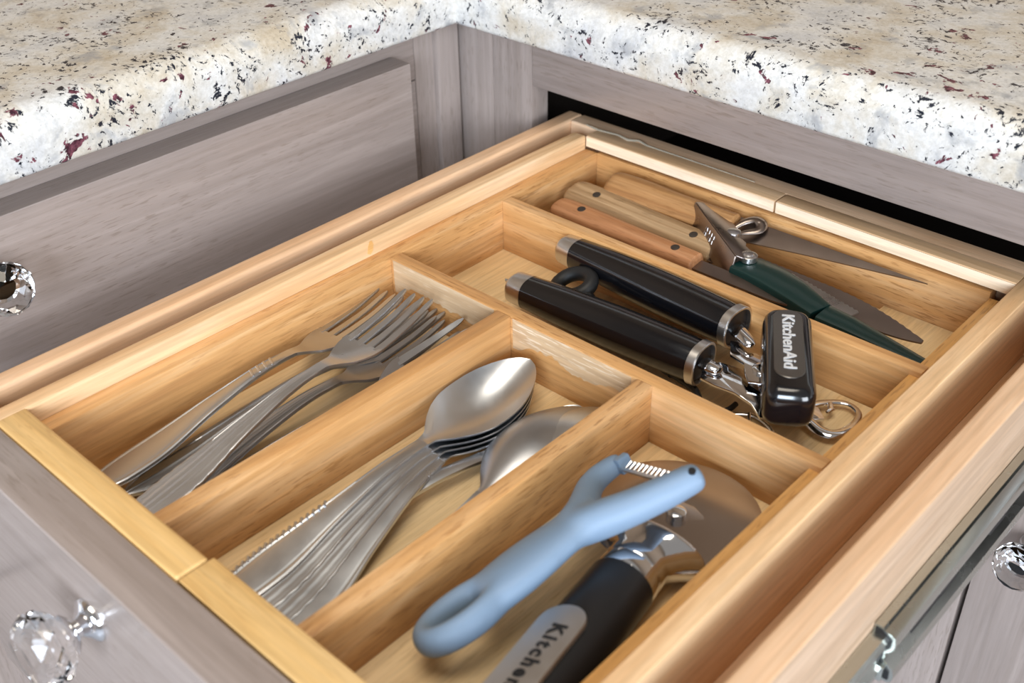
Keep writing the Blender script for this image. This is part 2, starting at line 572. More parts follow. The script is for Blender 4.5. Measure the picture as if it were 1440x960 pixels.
mb = MB().loft([[(x, y, z) for x, z in [(316.4, -32.4), (319.2, -32.4), (321.8, -34.0), (323.8, -35.4), (323.8, -39.4), (321.4, -42.8), (321.4, -48), (325.4, -52.2), (325.6, -56.6), (316.4, -57.4)]] for y in (-33.5, -32.9)])
rel_v = [(x - B[0], y - B[1], z - B[2]) for x, y, z in mb.v]
mb.v = rel_v
mb.build('slide_end_shade', 'black_matte', dw)  # black sheet over the solid end paints the shade of an open channel
mb = MB().box(318.5, 323.8, -36.0, -33.2, -57, -49)
mb.v = [(x - B[0], y - B[1], z - B[2]) for x, y, z in mb.v]
mb.build('slide_stop', 'zinc', dw, bevel=0.5)

# ------------------------------------------------------------------ the cutlery tray
B = (126, -15, -37)
tr = empty('cutlery_tray', B, label='pale wooden cutlery tray with five compartments sitting in the drawer', cat='tray')
F0 = -33.3
board('base_panel', -9.8, 262.5, -206.5, 180.6, -36.9, F0, 'floor_ply', tr, 0.1, B)
board('sliding_floor', 208, 262.3, 98.6, 180.4, F0 + .05, F0 + 3.2, 'floor_ply', tr, 0.3, B)
board('sliding_floor', 208, 262.3, 8, 90.4, F0 + .05, F0 + 3.2, 'floor_ply', tr, 0.3, B)
board('side_wall', -9.7, 0, -206.4, 181.2, -36.9, 0, 'tray_y', tr, 0.5, B)
board('side_wall', 262.5, 273.2, -206.4, 181.2, -36.9, -3.0, 'ledge_y', tr, 0.4, B)
board('back_wall', 0.1, 262.4, 180.6, 190, -36.9, 0, 'tray_x', tr, 0.4, B)
board('front_wall', 0.1, 262.4, -216, -206.6, -36.9, 0, 'tray_x', tr, 0.4, B)
board('divider', 0.1, 268.3, 0, 7.9, F0, 0, 'tray_x', tr, 0.5, B)
board('divider', 0.1, 268.3, 90.6, 98.4, F0, 0, 'tray_x', tr, 0.5, B)
board('divider', 81.7, 90.7, -206.4, -0.1, F0, 0.1, 'tray_y', tr, 0.5, B)
board('divider', 171.8, 180.3, -206.4, -0.1, F0, 0.1, 'tray_y', tr, 0.5, B)
board('molding', -19.9, -9.8, -221, 181.4, -36.9, 9.3, 'molding_y', tr, 1.6, B, seg=4)
board('molding', 273.3, 282.8, -221, 193.4, -36.9, 9.3, 'molding_y', tr, 0.8, B, seg=3)
board('molding', -9.6, 131.6, 181.4, 193.6, 1.6, 9.3, 'molding_x', tr, 0.6, B)
board('molding', 132.7, 273.2, 182.1, 193.6, 1.6, 9.3, 'molding_x', tr, 0.6, B, rot=(0, 0, 0.25))
mb = MB().prism([(-9.5, 0), (131.5, 0), (131.5, .35), (-9.5, .35)], 2.0, 8.8)
mb.v = [(x - B[0], y + 181.1 - B[1], z - B[2]) for x, y, z in mb.v]
mb.build('cut_face', 'raw_x', tr)
mb = MB().prism([(132.9, 0), (273.0, 0.6), (273.0, .95), (132.9, .35)], 2.0, 8.8)
mb.v = [(x - B[0], y + 181.1 - B[1], z - B[2]) for x, y, z in mb.v]
mb.build('cut_face', 'raw_x', tr)
board('front_rail', -11.5, 128.6, -221.7, -207.0, 0.2, 9.3, 'rail_x', tr, 1.8, B, seg=4)
board('front_rail', 129.1, 283, -221.0, -205.2, 0.2, 9.1, 'rail_x', tr, 1.0, B, seg=3)
# worn bare wood along the cross divider's front face, ragged lower edge
def worn(x0, x1, seed, lo, hi):
    n = 40; top = []; bot = []
    for i in range(n + 1):
        x = x0 + (x1 - x0) * i / n
        d = lo + (hi - lo) * (0.5 + 0.5 * noise.noise(Vector((x * 0.06, seed, 0)))) + 1.6 * noise.noise(Vector((x * .5, seed, 3)))
        top.append((x, -0.8)); bot.append((x, -max(3, d)))
    mb = MB().prism(top + bot[::-1], 0, 0.12)
    mb.v = [(x - B[0], -z - B[1], y - B[2]) for x, y, z in mb.v]
    return mb.build('worn_patch', 'pale_x', tr)
worn(2, 79, 1.5, 9, 24)
worn(92, 168, 4.2, 7, 22)

mb = MB().prism([(-1.5, -8), (0, -9.4), (1.6, -7.6), (2.2, -3), (1.4, 0), (.2, 0), (-.8, -3)], 0, 0.08)
mb.v = [(-9.8 + z - B[0], -6 + x * 1.3 - B[1], 9 + y * .85 - B[2]) for x, y, z in mb.v]
mb.build('wood_knot', 'ledge_y', tr)

# dried glue line over the tray's back corner
gl = [(-20, 194.2, 9.6), (-8, 192.6, 9.7), (6, 194.6, 9.7), (16, 192.8, 9.6), (22, 196.5, 9.6), (30, 193.8, 9.6), (60, 194.0, 9.6), (110, 194.1, 9.6)]
mb = MB().tube([(x - B[0], y - B[1], z - B[2]) for x, y, z in gl], [0.9, 1.3, 1.0, 1.5, 1.3, 1.0, 0.7, 0.5], 8, 0.5)
mb.build('glue_line', 'glue', tr)


# ------------------------------------------------------------------ cutlery
def shell(xs, us, f, t):
    """closed thick sheet: f(x,u) -> (y,z); t thickness"""
    mb = MB(); nu = len(us); nx = len(xs)
    for x in xs:
        for u in us:
            y, z = f(x, u)
            mb.v.append((x, y, z - (0.45 * t if abs(u) > 0.999 else 0)))
    off = len(mb.v)
    for x in xs:
        for u in us:
            y, z = f(x, u)
            mb.v.append((x, y, z - t + (0.25 * t if abs(u) > 0.999 else 0)))
    for i in range(nx - 1):
        for k in range(nu - 1):
            a = i * nu + k
            mb.f.append((a, a + 1, a + nu + 1, a + nu))
            b = off + a
            mb.f.append((b, b + nu, b + nu + 1, b + 1))
        for k in (0, nu - 1):
            a = i * nu + k
            mb.f.append((a, a + nu, off + a + nu, off + a))
    for i in (0, nx - 1):
        for k in range(nu - 1):
            a = i * nu + k
            mb.f.append((a, a + 1, off + a + 1, off + a))
    return mb


US = [-1, -.97] + [-.94 + 1.88 * i / 34 for i in range(35)] + [.97, 1]


def handle_hw(style, x):
    if style == 'plain':
        return smo(x, [0, 2, 6, 14, 26, 60, 95, 118, 126], [1.2, 4.6, 7.4, 9.2, 9.6, 6.4, 3.9, 3.1, 3.3])
    if style == 'point':
        return smo(x, [0, 5, 12, 20, 30, 60, 95, 118, 126], [0.8, 4.0, 7.6, 9.4, 9.0, 5.6, 3.6, 3.0, 3.2])
    if style == 'scallop':
        b = smo(x, [0, 2, 6, 14, 26, 60, 95, 118, 126], [1.5, 5.0, 7.4, 8.6, 9.0, 6.2, 3.8, 3.1, 3.3])
        k = max(0, 1 - x / 70)
        return b + 0.9 * k * abs(math.sin(x * 0.42)) if x > 3 else b
    return smo(x, [0, 3, 10, 30, 70, 118, 126], [1, 5, 6.8, 6.4, 4.6, 3.0, 3.2])


def relief(style, x, u):
    au = abs(u)
    fade = max(0.0, min(1.0, (118 - x) / 12))
    if style == 'plain':
        return fade * (0.35 * math.exp(-((au - .86) / .07) ** 2) - .15 * math.exp(-((au - .72) / .06) ** 2) + .5 * (1 - u * u))
    if style == 'point':
        return fade * (0.4 * (au > .6) + .25 * math.exp(-((u) / .1) ** 2) + .5 * (1 - u * u))
    if style == 'scallop':
        k = max(0, 1 - x / 75)
        return fade * (0.08 * math.cos(u * 17) * (0.35 + .65 * k) + .35 * math.exp(-((au - .9) / .06) ** 2) + .5 * (1 - u * u))
    return fade * .7 * (1 - u * u)


FZX, FZY = [0, 30, 70, 100, 118, 133, 147, 170, 192], [1.5, 2.5, 7, 9, 8, 3.4, 2.2, 3.2, 6.8]
SZX, SZY = [0, 30, 70, 95, 110, 120, 130], [1.5, 2.5, 6.5, 8.2, 7.6, 7.0, 7.2]


def twist_marks(style_x0, x1, hw, z):
    mb = MB()
    x = style_x0
    while x < x1:
        y = hw(x)
        mb.tube([(x, y - 1.6, z(x) + .25), (x + 2.4, y + .4, z(x) + .1)], 0.75, 6)
        x += 3.1
    return mb


def make_handle(style, zx, zy, x1=121.0):
    xs = [0, .4, 1, 2, 3.2, 5, 7, 9, 12] + [12 + (x1 - 12) * i / 54 for i in range(1, 55)]
    return shell(xs, US, lambda x, u: (u * handle_hw(style, x), smo(x, zx, zy) + relief(style, x, u)), 1.9)


def fork(place, style, label, mat='steel', ridges=False):
    loc, rot = place[:3], place[3:]
    o = empty('fork', loc, (rot[2], -rot[1], rot[0]), label, 'fork', 'forks in the tray')
    make_handle(style, FZX, FZY).build('handle', mat, o, smooth=45)
    hw = lambda x: smo(x, [120, 127, 135, 143, 150], [3.15, 5.0, 9.3, 12.0, 12.8])
    xs = [120.5 + 28 * i / 22 for i in range(23)]
    zc = lambda x, u: smo(x, FZX, FZY) + 1.4 * (u * u - .4) * min(1, max(0, (x - 124) / 14))
    hd = shell(xs, US, lambda x, u: (u * hw(x), zc(x, u)), 1.8).build('head', mat, o, smooth=45)
    for i in range(4):
        yc = -9.7 + 6.47 * i
        def g(x, u, yc=yc):
            t = (x - 147) / 45
            h = 2.45 - 1.0 * t - (1.0 * max(0, (t - .93) / .07) if t > .93 else 0)
            yy = yc * (1 - .03 * t) + u * h
            return yy, smo(x, FZX, FZY) + 1.4 * ((yc / 12.6) ** 2 - .4)
        xs2 = [146.5 + 45.5 * k / 20 for k in range(21)]
        shell(xs2, [-1, -.8, -.4, 0, .4, .8, 1], g, 1.7).build('tine', mat, hd, smooth=45)
    if ridges:
        mb = MB()
        for k in range(4):
            x = 92 + 4.2 * k
            mb.tube([(x, -3.0, smo(x, FZX, FZY) + .35), (x + 1.5, 0, smo(x + 1.5, FZX, FZY) + .6), (x + 3, 3.0, smo(x + 3, FZX, FZY) + .35)], 0.7, 6, .7)
        mb.build('ridge', mat, o)
    return o


def spoon(place, style, label, mat='steel', beads=False, bl=74.0, bw=20.5, depth=9.5):
    loc, rot = place[:3], place[3:]
    o = empty('spoon', loc, (rot[2], -rot[1], rot[0]), label, 'spoon', 'spoons in the tray')
    make_handle(style, SZX, SZY, 119).build('handle', mat, o, smooth=45)
    x0 = 118.5; x1 = 122 + bl
    hwb = lambda x: max(.4, bw * smo((x - 118.5) / (x1 - 118.5), [0, .05, .11, .19, .29, .40, .5, .6, .7, .8, .88, .94, .98, 1],
                                     [3.15 / bw, .20, .38, .62, .84, .97, 1, .98, .905, .76, .59, .41, .22, .03]))
    rim = lambda x: smo(x, [118, 122, 130, 160, x1], [7.1, 7.1, 7.0, 6.4, 8.4])
    dp = lambda x: depth * math.sin(PI * min(1, max(0, (x - 119) / (x1 - 119))) ** .95) ** 1.0 if 119 < x < x1 else 0.0
    n = 46
    xs = [x0 + (x1 - x0) * (1 - (1 - i / n) ** 1.25) if i < n else x1 for i in range(n + 1)]
    us = [math.sin(PI / 2 * (k / 12)) for k in range(-12, 13)]
    shell(xs, us, lambda x, u: (u * hwb(x), rim(x) - dp(x) * (1 - abs(u) ** 2.2)), 1.1).build('bowl', mat, o, smooth=60)
    if beads:
        twist_marks(12, 62, lambda x: handle_hw(style, x), lambda x: smo(x, SZX, SZY)).build('beaded_edge', mat, o)
    return o


fork((20.9, -200.3, -25.0, 93.5, 1.2, -4), 'plain', 'plain fork with a wide rimmed handle lying along the tray side wall', ridges=True)
fork((27.5, -191.6, -31.8, 88.5, 2.2, 0), 'point', 'fork with a pointed handle end, dark and partly hidden under the uppermost fork', 'steel_dull')
fork((46.0, -198.1, -30.8, 90.3, 2.2, 0), 'scallop', 'fork buried in the pile, only its ornate handle edge and tine tips showing', 'steel_dull')
fork((56.5, -191.3, -32.6, 88.5, -0.2, 4), 'plain', 'lowest dull fork lying flat on the tray floor beside the divider', 'steel_dull')
fork((69.0, -197.0, -28.5, 91.0, 2.0, 34), 'point', 'dull grey fork turned against the divider, tines bent to one side', 'steel_dull')
fork((54.5, -202.5, -23.5, 95.6, 4.0, -1), 'scallop', 'uppermost fork of the pile with fluted handle and long bright tines')

spoon((127.9, -202.5, -30.0, 95.6, 1.8, 4), 'scallop', 'spoon with scalloped ornate handle directly below the uppermost spoon', bw=18.8)
spoon((137.7, -201.4, -31.4, 98.8, 1.8, 4), 'scallop', 'spoon with fluted wavy-edged handle, third in the stack', bw=18.8)
spoon((148.8, -200.0, -32.7, 102.5, 1.8, 4), 'plain', 'spoon with a plain rimmed handle splayed nearest the peeler compartment', bw=18.8)
spoon((118.5, -202.8, -28.0, 92.5, 1.8, 4), 'plain', 'uppermost spoon of the stack, plain flat handle with a beaded edge', beads=True, bw=18.8)
spoon((111.5, -184.0, -32.4, 79.0, 0, 0), 'slim', 'narrow teaspoon passing beneath the stack, only its handle shows', bl=56, bw=11, depth=4)
spoon((165.0, -199.0, -24.0, 92.5, 2.2, 180), 'slim', 'shiny spoon lying face down, its tip against the cross divider', bw=20.5, depth=10)
spoon((162.5, -206.0, -22.5, 94.5, 2.0, 176), 'slim', 'matte spoon lying face down over the shiny one', 'steel_dull', bw=20.5, depth=10)


def rel(mb, base):
    mb.v = [(x - base[0], y - base[1], z - base[2]) for x, y, z in mb.v]
    return mb


def vlerp(a, b, t):
    return tuple(a[i] + (b[i] - a[i]) * t for i in range(len(a)))


def cur(pts, closed=False, n=5):
    """rounds a polyline (Catmull-Rom); works on points or on plain numbers in a list of tuples"""
    m = len(pts); out = []
    for i in range(m if closed else m - 1):
        p = [pts[(i + k - 1) % m] if closed else pts[min(max(i + k - 1, 0), m - 1)] for k in range(4)]
        for j in range(n):
            t = j / n
            out.append(tuple(.5 * (2 * p[1][d] + (p[2][d] - p[0][d]) * t + (2 * p[0][d] - 5 * p[1][d] + 4 * p[2][d] - p[3][d]) * t * t + (3 * p[1][d] - p[0][d] - 3 * p[2][d] + p[3][d]) * t ** 3) for d in range(len(p[0]))))
    if not closed: out.append(tuple(pts[-1]))
    return out


def ctube(mb, pts, rad, n=10, sq=1.0, closed=False):
    q = cur([tuple(p) + (r,) for p, r in zip(pts, rad)], closed)
    return mb.tube([p[:3] for p in q], [p[3] for p in q], n, sq, closed=closed)


# ------------------------------------------------------------------ black-handled can opener with a big turning knob
B = (150, 60, -30)
co = empty('can_opener', B, label='black can opener with two round handles and an oblong turning knob', cat='can opener')
A0, A1 = (54.7, 40.8, -15), (177, 48.4, -15)
C0, C1 = (52.5, 87.0, -11), (176.0, 79.2, -9)


def co_handle(p0, p1, name='handle'):
    d = Vector(p1) - Vector(p0); L = d.length
    ang = math.degrees(math.atan2(d.y, d.x))
    pit = math.degrees(math.asin(d.z / L))
    loc = [p0[i] - B[i] for i in range(3)]
    sec = []
    def ring(x, r, sq=0.93, n=28, ex=2.5):
        out = []
        for k in range(n):
            c, s_ = math.cos(2 * PI * k / n), math.sin(2 * PI * k / n)
            out.append((x, r * math.copysign(abs(c) ** (2 / ex), c), r * sq * math.copysign(abs(s_) ** (2 / ex), s_)))
        return out
    rr_ = lambda x: smo(x, [0, 12, 40, 75, 110, L], [8.7, 9.4, 10.8, 11.6, 11.2, 10.4])
    h = MB().loft([ring(x, rr_(x)) for x in [11, 11.4] + [11.4 + (L - 16.4) * i / 24 for i in range(1, 25)]])
    o = h.build(name, 'black', co, loc, (0, -pit, ang), 40)
    cap = MB().loft([ring(x, r) for x, r in ((-.6, 6.5), (0, 7.8), (.8, 8.6), (2, 8.9), (10.9, 9.45), (11.0, 8.0))])
    cap.build('end_cap', 'steel_satin', o, smooth=40)
    rg = MB().loft([ring(x, r) for x, r in ((L - 5, 9), (L - 5, 11.4), (L - 4.6, 11.8), (L - .4, 11.7), (L, 11.3), (L, 10.4), (L - 2.5, 10.2), (L - 2.5, 6))])
    rg.build('end_ring', 'steel_satin', o, smooth=40)
    MB().loft([ring(x, r) for x, r in ((L - 3, 10.1), (L - 2.2, 10.1), (L - 2.0, 9.6))]).build('ring_shade', 'black_matte', o, smooth=40)  # added black disc, paints the ring's recess dark; not a real plug
    return o


co_handle(A0, A1)
co_handle(C0, C1)
# silver tongues leaving the handles
for p, q in (((176.5, 48.4, -14.5), (187.5, 47.5, -14.2)), ((175.5, 77.6, -9), (190.5, 70.6, -9.6))):
    mb = MB().tube([p, vlerp(p, q, .5), vlerp(p, q, .8), vlerp(p, q, .94), q], [4.6, 4.4, 3.6, 2.4, .5], 16, 0.6)
    rel(mb, B).build('tongue', 'chrome', co, smooth=50)


def plate(name, pts, t, zf, mat, parent=None, bev=0.35):
    mb = MB().loft([[(x, y, zf(x, y) + dz) for x, y in pts] for dz in (-t, 0)])
    return rel(mb, B).build(name, mat, parent or co, smooth=30, bevel=bev)


plate('upper_jaw', [(177, 71), (181, 72.5), (189.4, 67.7), (193.5, 70), (199.4, 67.5), (206.5, 67), (216, 66), (218, 56), (209, 50.5), (202.8, 47.5), (197.2, 52.9), (193.4, 58.4), (184, 60.3)], 1.6, lambda x, y: -12.0, 'chrome')
plate('lower_jaw', [(174.6, 51.7), (180.5, 56.8), (192.6, 59.4), (201, 57), (214, 60), (232, 66), (238, 62), (232, 52), (222.1, 42.5), (218.0, 35.6), (210.2, 39.8), (199.8, 40.4), (189.6, 39.2), (181.0, 39.5)], 1.6, lambda x, y: -16.3 - max(0, x - 205) * .28, 'chrome')
rel(MB().lathe([(-17, 5.0), (-10.6, 5.0), (-10.2, 4.4), (-10.2, 3.0), (-10.8, 2.4), (-10.8, .1)], 'z', 24, (203.5, 59, 0)), B).build('pivot_rivet', 'chrome', co, smooth=35)
pts = [(226, 60, -24), (229, 69, -25), (234.5, 77.5, -26), (241, 80.5, -26), (247.5, 77.5, -26), (250, 70.5, -26), (249.8, 62, -26), (247, 54.5, -26), (241, 52.8, -26), (234, 54.6, -25.4), (229, 56, -25)]
rel(ctube(MB(), pts, [2.6, 2.2, 1.8, 1.5, 1.6, 1.8, 2.2, 3.3, 3.5, 3.3, 3.0], 10, 0.5, closed=True), B).build('bottle_opener_loop', 'chrome', co, smooth=60)
rel(MB().tube([(234, 74, -24.8), (237, 70, -25), (236.5, 66.5, -25)], [1.2, 1.6, .9], 8, .6), B).build('cap_hook', 'chrome', co, smooth=60)
# toothed feed wheel and its axle under the knob
teeth = []
for k in range(40):
    r = 8.0 if k % 2 else 7.0
    teeth.append((221 + r * math.cos(2 * PI * k / 40), 48 + r * math.sin(2 * PI * k / 40)))
rel(MB().prism(teeth, -21.5, -19.5), B).build('feed_wheel', 'steel', co)
rel(MB().lathe([(-28, 3.4), (-8, 3.4)], 'z', 16, (221, 49.5, 0)), B).build('axle', 'chrome', co, smooth=40)


def stadium(L, W, n=14, ex=2.0, off=0):
    """outline of a bar with rounded ends along X"""
    r = W / 2; out = []
    for sgn in (1, -1):
        for k in range(n + 1):
            a = -PI / 2 + PI * k / n
            out.append((sgn * (L / 2 - r + r * math.cos(a)), sgn * r * math.sin(a)))
    return out


kc = (220.2, 51.0, -6.6)
kang = -57.4
def bar_ring(d, z, L=72, W=23.5):
    out = []
    n = 44
    for k in range(n):
        a = 2 * PI * k / n
        c, s_ = math.cos(a), math.sin(a)
        e = 2 / 3.4
        r = W / 2 - d
        x = r * math.copysign(abs(c) ** e, c) + math.copysign(L / 2 - W / 2, c) * min(1, abs(c) * 8)
        out.append((x, r * math.copysign(abs(s_) ** e, s_), z))
    return out
kn = MB().loft([bar_ring(4, 0), bar_ring(1.6, .7), bar_ring(.5, 2), bar_ring(0, 4.5), bar_ring(0, 14), bar_ring(.7, 17), bar_ring(2.4, 19.3), bar_ring(4.4, 20.3)])
knob = kn.build('turning_knob', 'black', co, [kc[i] - B[i] for i in range(3)], (0, 0, kang), 60)
ip = MB().loft([[(x, y, 20.0) for x, y in stadium(57, 14)], [(x, y, 20.55) for x, y in stadium(57, 14)], [(x, y, 20.8) for x, y in stadium(56.4, 13.4)]])
inlay = ip.build('inlay_plate', 'steel_dull', knob, (-3.5, -0.5, 0), smooth=30)
inlay.data.materials[0] = M['inlay_dark']
me = text_mesh('KitchenAid', 5.8, 0.5, 1.22, 0.14, 1.0)
t = link('lettering', me, 'letter_silver', knob, (-4.5, -0.6, 20.85))

# ------------------------------------------------------------------ dark tool with a ring end lying under the can opener
B = (110, 55, -30)
lt = empty('looped_tool', B, label='black looped tool with a steel rod, lying under the can opener', cat='tool')
ring_pts = [(79 + 10.5 * math.cos(a), 64 + 8.5 * math.sin(a), -15 + 4 * math.sin(a + .6)) for a in [2 * PI * k / 24 for k in range(24)]]
rel(MB().tube(ring_pts, 4.2, 12, 1.0, closed=True), B).build('ring', 'black_rubber', lt, smooth=60)
rel(MB().tube([(89, 61, -16), (102, 56, -20), (130, 52, -24), (160, 47, -27)], [4.6, 4.8, 4.4, 3.6], 14), B).build('shaft', 'black_matte', lt, smooth=60)
arc = [(160, 47, -27), (176, 43, -28), (186, 36, -29.5), (193, 36, -30), (197, 42, -29.5), (197.5, 48, -29)]
rel(ctube(MB(), arc, [3.0, 2.0, 1.6, 1.5, 1.5, 1.4], 10), B).build('hook', 'black_matte', lt, smooth=60)

B = (205, 43, -30)
sk = empty('wire_clip', B, label='small bent chrome clip on the tray floor beneath the turning knob', cat='clip')
rel(ctube(MB(), [(199, 40, -30), (207, 45, -29), (214, 45, -29), (221, 43, -30), (224, 40, -30)], [1.1, 1.5, 1.3, 1.2, .8], 8, .6), B).build('wire', 'chrome', sk, smooth=60)
rel(MB().tube([(207, 45, -28.2), (211, 39, -29.5), (219, 35, -30.2)], [.9, 1.0, .7], 8), B).build('spring', 'chrome', sk, smooth=60)

B = (48, 49, -14)
st = empty('steel_strip', B, label='thin steel strip peeping out behind the end cap of the can opener', cat='strip')
rel(MB().loft([[(x, y, z + dz) for x, y, z in ((40, 49.5, -20.6), (58, 56, -20.2), (116, 60, -20), (116, 56, -21.5), (60, 50, -21.8), (41, 48.5, -20.9))] for dz in (0, .8)]), B).build('strip_blade', 'steel', st)


# ------------------------------------------------------------------ knives with wooden handles
def knife(base, rot, label, wood_mat, L, w, t, bl, bw, serr=False, rivets=True, butt=1.0, bz=0.0, slender=False):
    """local +X runs from butt to point, local Y is across the blade, local Z is up"""
    o = empty('kitchen_knife', base, rot, label, 'knife', 'wooden-handled knives in the back compartment')
    def ring(x, hw, ht, n=24, ex=2.6):
        out = []
        for k in range(n):
            c, s_ = math.cos(2 * PI * k / n), math.sin(2 * PI * k / n)
            out.append((x, hw * math.copysign(abs(c) ** (2 / ex), c), ht * math.copysign(abs(s_) ** (2 / ex), s_)))
        return out
    xs = [0, .5, 1.6, 3.6, 7] + [7 + (L - 9) * i / 16 for i in range(1, 17)] + [L - .8, L]
    prof = lambda x: (smo(x, [0, .5, 1.6, 3.6, 7, L * .2, L * .55, L * .85, L - .8, L], [w * .30, w * .38, w * .45, w * .5, w * .53, w * .54, w * .47, w * .44, w * .43, w * .38]),
                      smo(x, [0, .5, 1.6, 3.6, 7, L * .2, L * .6, L - .8, L], [t * .28, t * .36, t * .43, t * .48, t * .5, t * .5, t * .46, t * .44, t * .36]))
    h = MB().loft([ring(x, *prof(x)) for x in xs])
    h.build('handle', wood_mat, o, smooth=50)
    if rivets:
        for x in (L * .2, L * .86):
            MB().lathe([(prof(x)[1] - 1.5, 2.6), (prof(x)[1] + .12, 2.6), (prof(x)[1] + .18, 2.2)], 'z', 18).build('rivet', 'rivet', o, (x, 0, 0), smooth=40)
    top = []; bot = []
    n = 60
    for i in range(n + 1):
        x = L - 6 + (bl + 6) * i / n
        tt = i / n
        up = bw * .5 * (1 - max(0, (tt - .55) / .45) ** 2.0 * 1.3)
        dn = -bw * .5 * (1 - max(0, (tt - .80) / .20) ** 2.2 * .45)
        if serr and .05 < tt < .97:
            up -= .45 * abs(math.sin(i * 1.5708))
        if slender:
            up = bw * .5 - bw * .16 * tt
            dn = -bw * .5 + bw * .84 * tt ** .8
        top.append((x, up)); bot.append((x, min(dn, up - .1)))
    mb = MB().prism(top + bot[::-1], bz - .55, bz + .55)
    mb.build('blade', 'blade', o, smooth=30)
    return o


knife((15.5, 122.5, -12.0), (8, -0.6, -1.0), 'orange-brown handled knife lying nearest the can opener compartment', 'knife_orange', 106, 16, 14, 62, 9, rivets=True)
knife((5, 149.5, -15.5), (14, -.3, -1.9), 'weathered grey-brown handled steak knife with a serrated blade, middle of the three', 'knife_grey', 113, 21, 15, 131, 17, serr=True)
knife((24, 164.5, -10.5), (30, -1.0, 1.2), 'smooth brown handled knife lying against the back wall of the tray', 'knife_brown', 92, 21, 18, 116, 18, rivets=False, slender=True)

# ------------------------------------------------------------------ old can opener with a dark green handle
B = (150, 135, -20)
go = empty('can_opener', B, label='old-style can opener with dark green handle and folded metal head', cat='can opener')
cl_ = [(141, 133.5, -6), (152, 133, -5.5), (165, 131, -5.5), (180, 127, -6), (197, 122, -7.5), (199, 121.5, -7.8)]
cl2 = [(200.2, 121.3, -8.2), (215, 121.5, -9.2), (235, 121.3, -11.5), (258, 121, -14)]
def channel_loft(line, hw, hh):
    rings = []
    for i, p in enumerate(line):
        a = Vector(line[max(0, i - 1)]); b = Vector(line[min(len(line) - 1, i + 1)])
        t_ = (b - a).normalized(); s_ = t_.cross(Vector((0, 0, 1))).normalized(); u_ = s_.cross(t_)
        w_, h_ = hw[i], hh[i]; c_ = 1.6
        q = [(-w_, -h_), (w_, -h_), (w_, -c_), (w_ - .5, -.5), (w_ - c_, 0), (-w_ + c_, 0), (-w_ + .5, -.5), (-w_, -c_)]
        rings.append([Vector(p) + s_ * x + u_ * z for x, z in q])
    return MB().loft(rings)
rel(channel_loft(cl_, [9.6, 10.2, 10.6, 9.8, 8.0, 7.8], [11, 11, 11, 11, 11, 11]), B).build('handle', 'green', go, smooth=35)
rel(channel_loft(cl2, [8.0, 7.4, 5.8, 3.8], [10, 10, 9, 8]), B).build('handle_tip', 'green', go, smooth=35)
# folded sheet-metal head: a ridge, a top flap with a round eye and a front flap
P0, P1 = Vector((89.0, 164.5, 0.3)), Vector((141.2, 128.6, -1.5))
dirx = (P1 - P0).normalized()
side = Vector((dirx.y, -dirx.x, 0)) * -1      # towards the back wall
def sheet(name, uv, ax, t_=1.2, mat='can_metal'):
    nrm = dirx.cross(ax).normalized()
    mb = MB().loft([[P0 + dirx * u + ax * v + nrm * d for u, v in uv] for d in (-t_ / 2, t_ / 2)])
    return rel(mb, B).build(name, mat, go, smooth=30, bevel=.25)
axt = (side * 0.96 + Vector((0, 0, -.2))).normalized()
axf = (side * -0.35 + Vector((0, 0, -.94))).normalized()
L_ = (P1 - P0).length
sheet('top_flap', [(0, 0), (L_, 0), (L_ + 2, 3), (L_ + 2, 8), (L_ - 1, 12.5), (L_ - 7, 12), (L_ - 12, 11), (L_ - 16, 13), (L_ - 20, 12), (L_ - 23, 9.5), (L_ - 26, 12), (L_ - 30, 14), (L_ - 38, 14.5), (L_ - 44, 12), (4, 9), (0, 4)], axt)
sheet('front_flap', [(0, 0), (L_, 0), (L_ + 1, 4), (L_, 15), (L_ - 12, 15), (22, 13), (8, 11), (2, 10)], axf)
fn = dirx.cross(axf).normalized()
for r_ in range(2):
    for k in range(9):
        a = P0 + dirx * (24 + 1.7 * k) + axf * (3.0 + 3.0 * r_) - fn * .75
        if (k + r_) % 5 == 4: continue
        b = a + axf * 2.0 + dirx * (.5 if k % 2 else -.3)
        # stamped lettering, too worn to read
        MBx = MB().tube([tuple(a), tuple(vlerp(a, b, .5)), tuple(b)], 0.17, 5)
        rel(MBx, B).build('stamped_mark', 'steel_satin', go)
rv = P0 + dirx * (L_ - 1) + axt * 8.2
rel(MB().lathe([(-2, 5.0), (.9, 5.0), (1.3, 4.4), (1.3, 3.0), (2.0, 2.4), (2.2, .1)], 'z', 24, tuple(rv)), B).build('rivet', 'steel_satin', go, smooth=35)
key = [(118, 161, -6), (121, 168, -3), (126, 172, -1.5), (131, 171, -2), (132, 166, -4), (127, 161, -5), (121, 158, -7)]
rel(ctube(MB(), key, [1.4, 2.6, 3.4, 3.6, 3.0, 2.0, 1.4], 10, .55, closed=True), B).build('turning_key', 'can_metal', go, smooth=60)
rel(MB().lathe([(-9, 4), (-1.5, 4), (-1, 3)], 'z', 20, (124, 152.5, 0)), B).build('cutting_wheel', 'steel', go, smooth=35)
lev = []
for i in range(31):
    lev.append((168 + 46 * i / 30, 144.0 - 9.5 * i / 30 + (.9 if i % 2 else 0) * (1 if i > 5 else .4)))
low = [(x, y - 6) for x, y in [(166, 141), (185, 137), (212, 132)]][::-1]
rel(MB().loft([[(x, y, -9.5 - (x - 166) * .03 + dz) for x, y in lev + low] for dz in (0, 1)]), B).build('serrated_lever', 'steel_satin', go, smooth=25)
rel(MB().loft([[(x, y, z + dz) for x, y, z in ((118, 138.5, -19), (142, 133, -19), (146, 122, -19.5), (120, 133, -20))] for dz in (0, 1)]), B).build('cutter_plate', 'can_metal', go, bevel=.2)

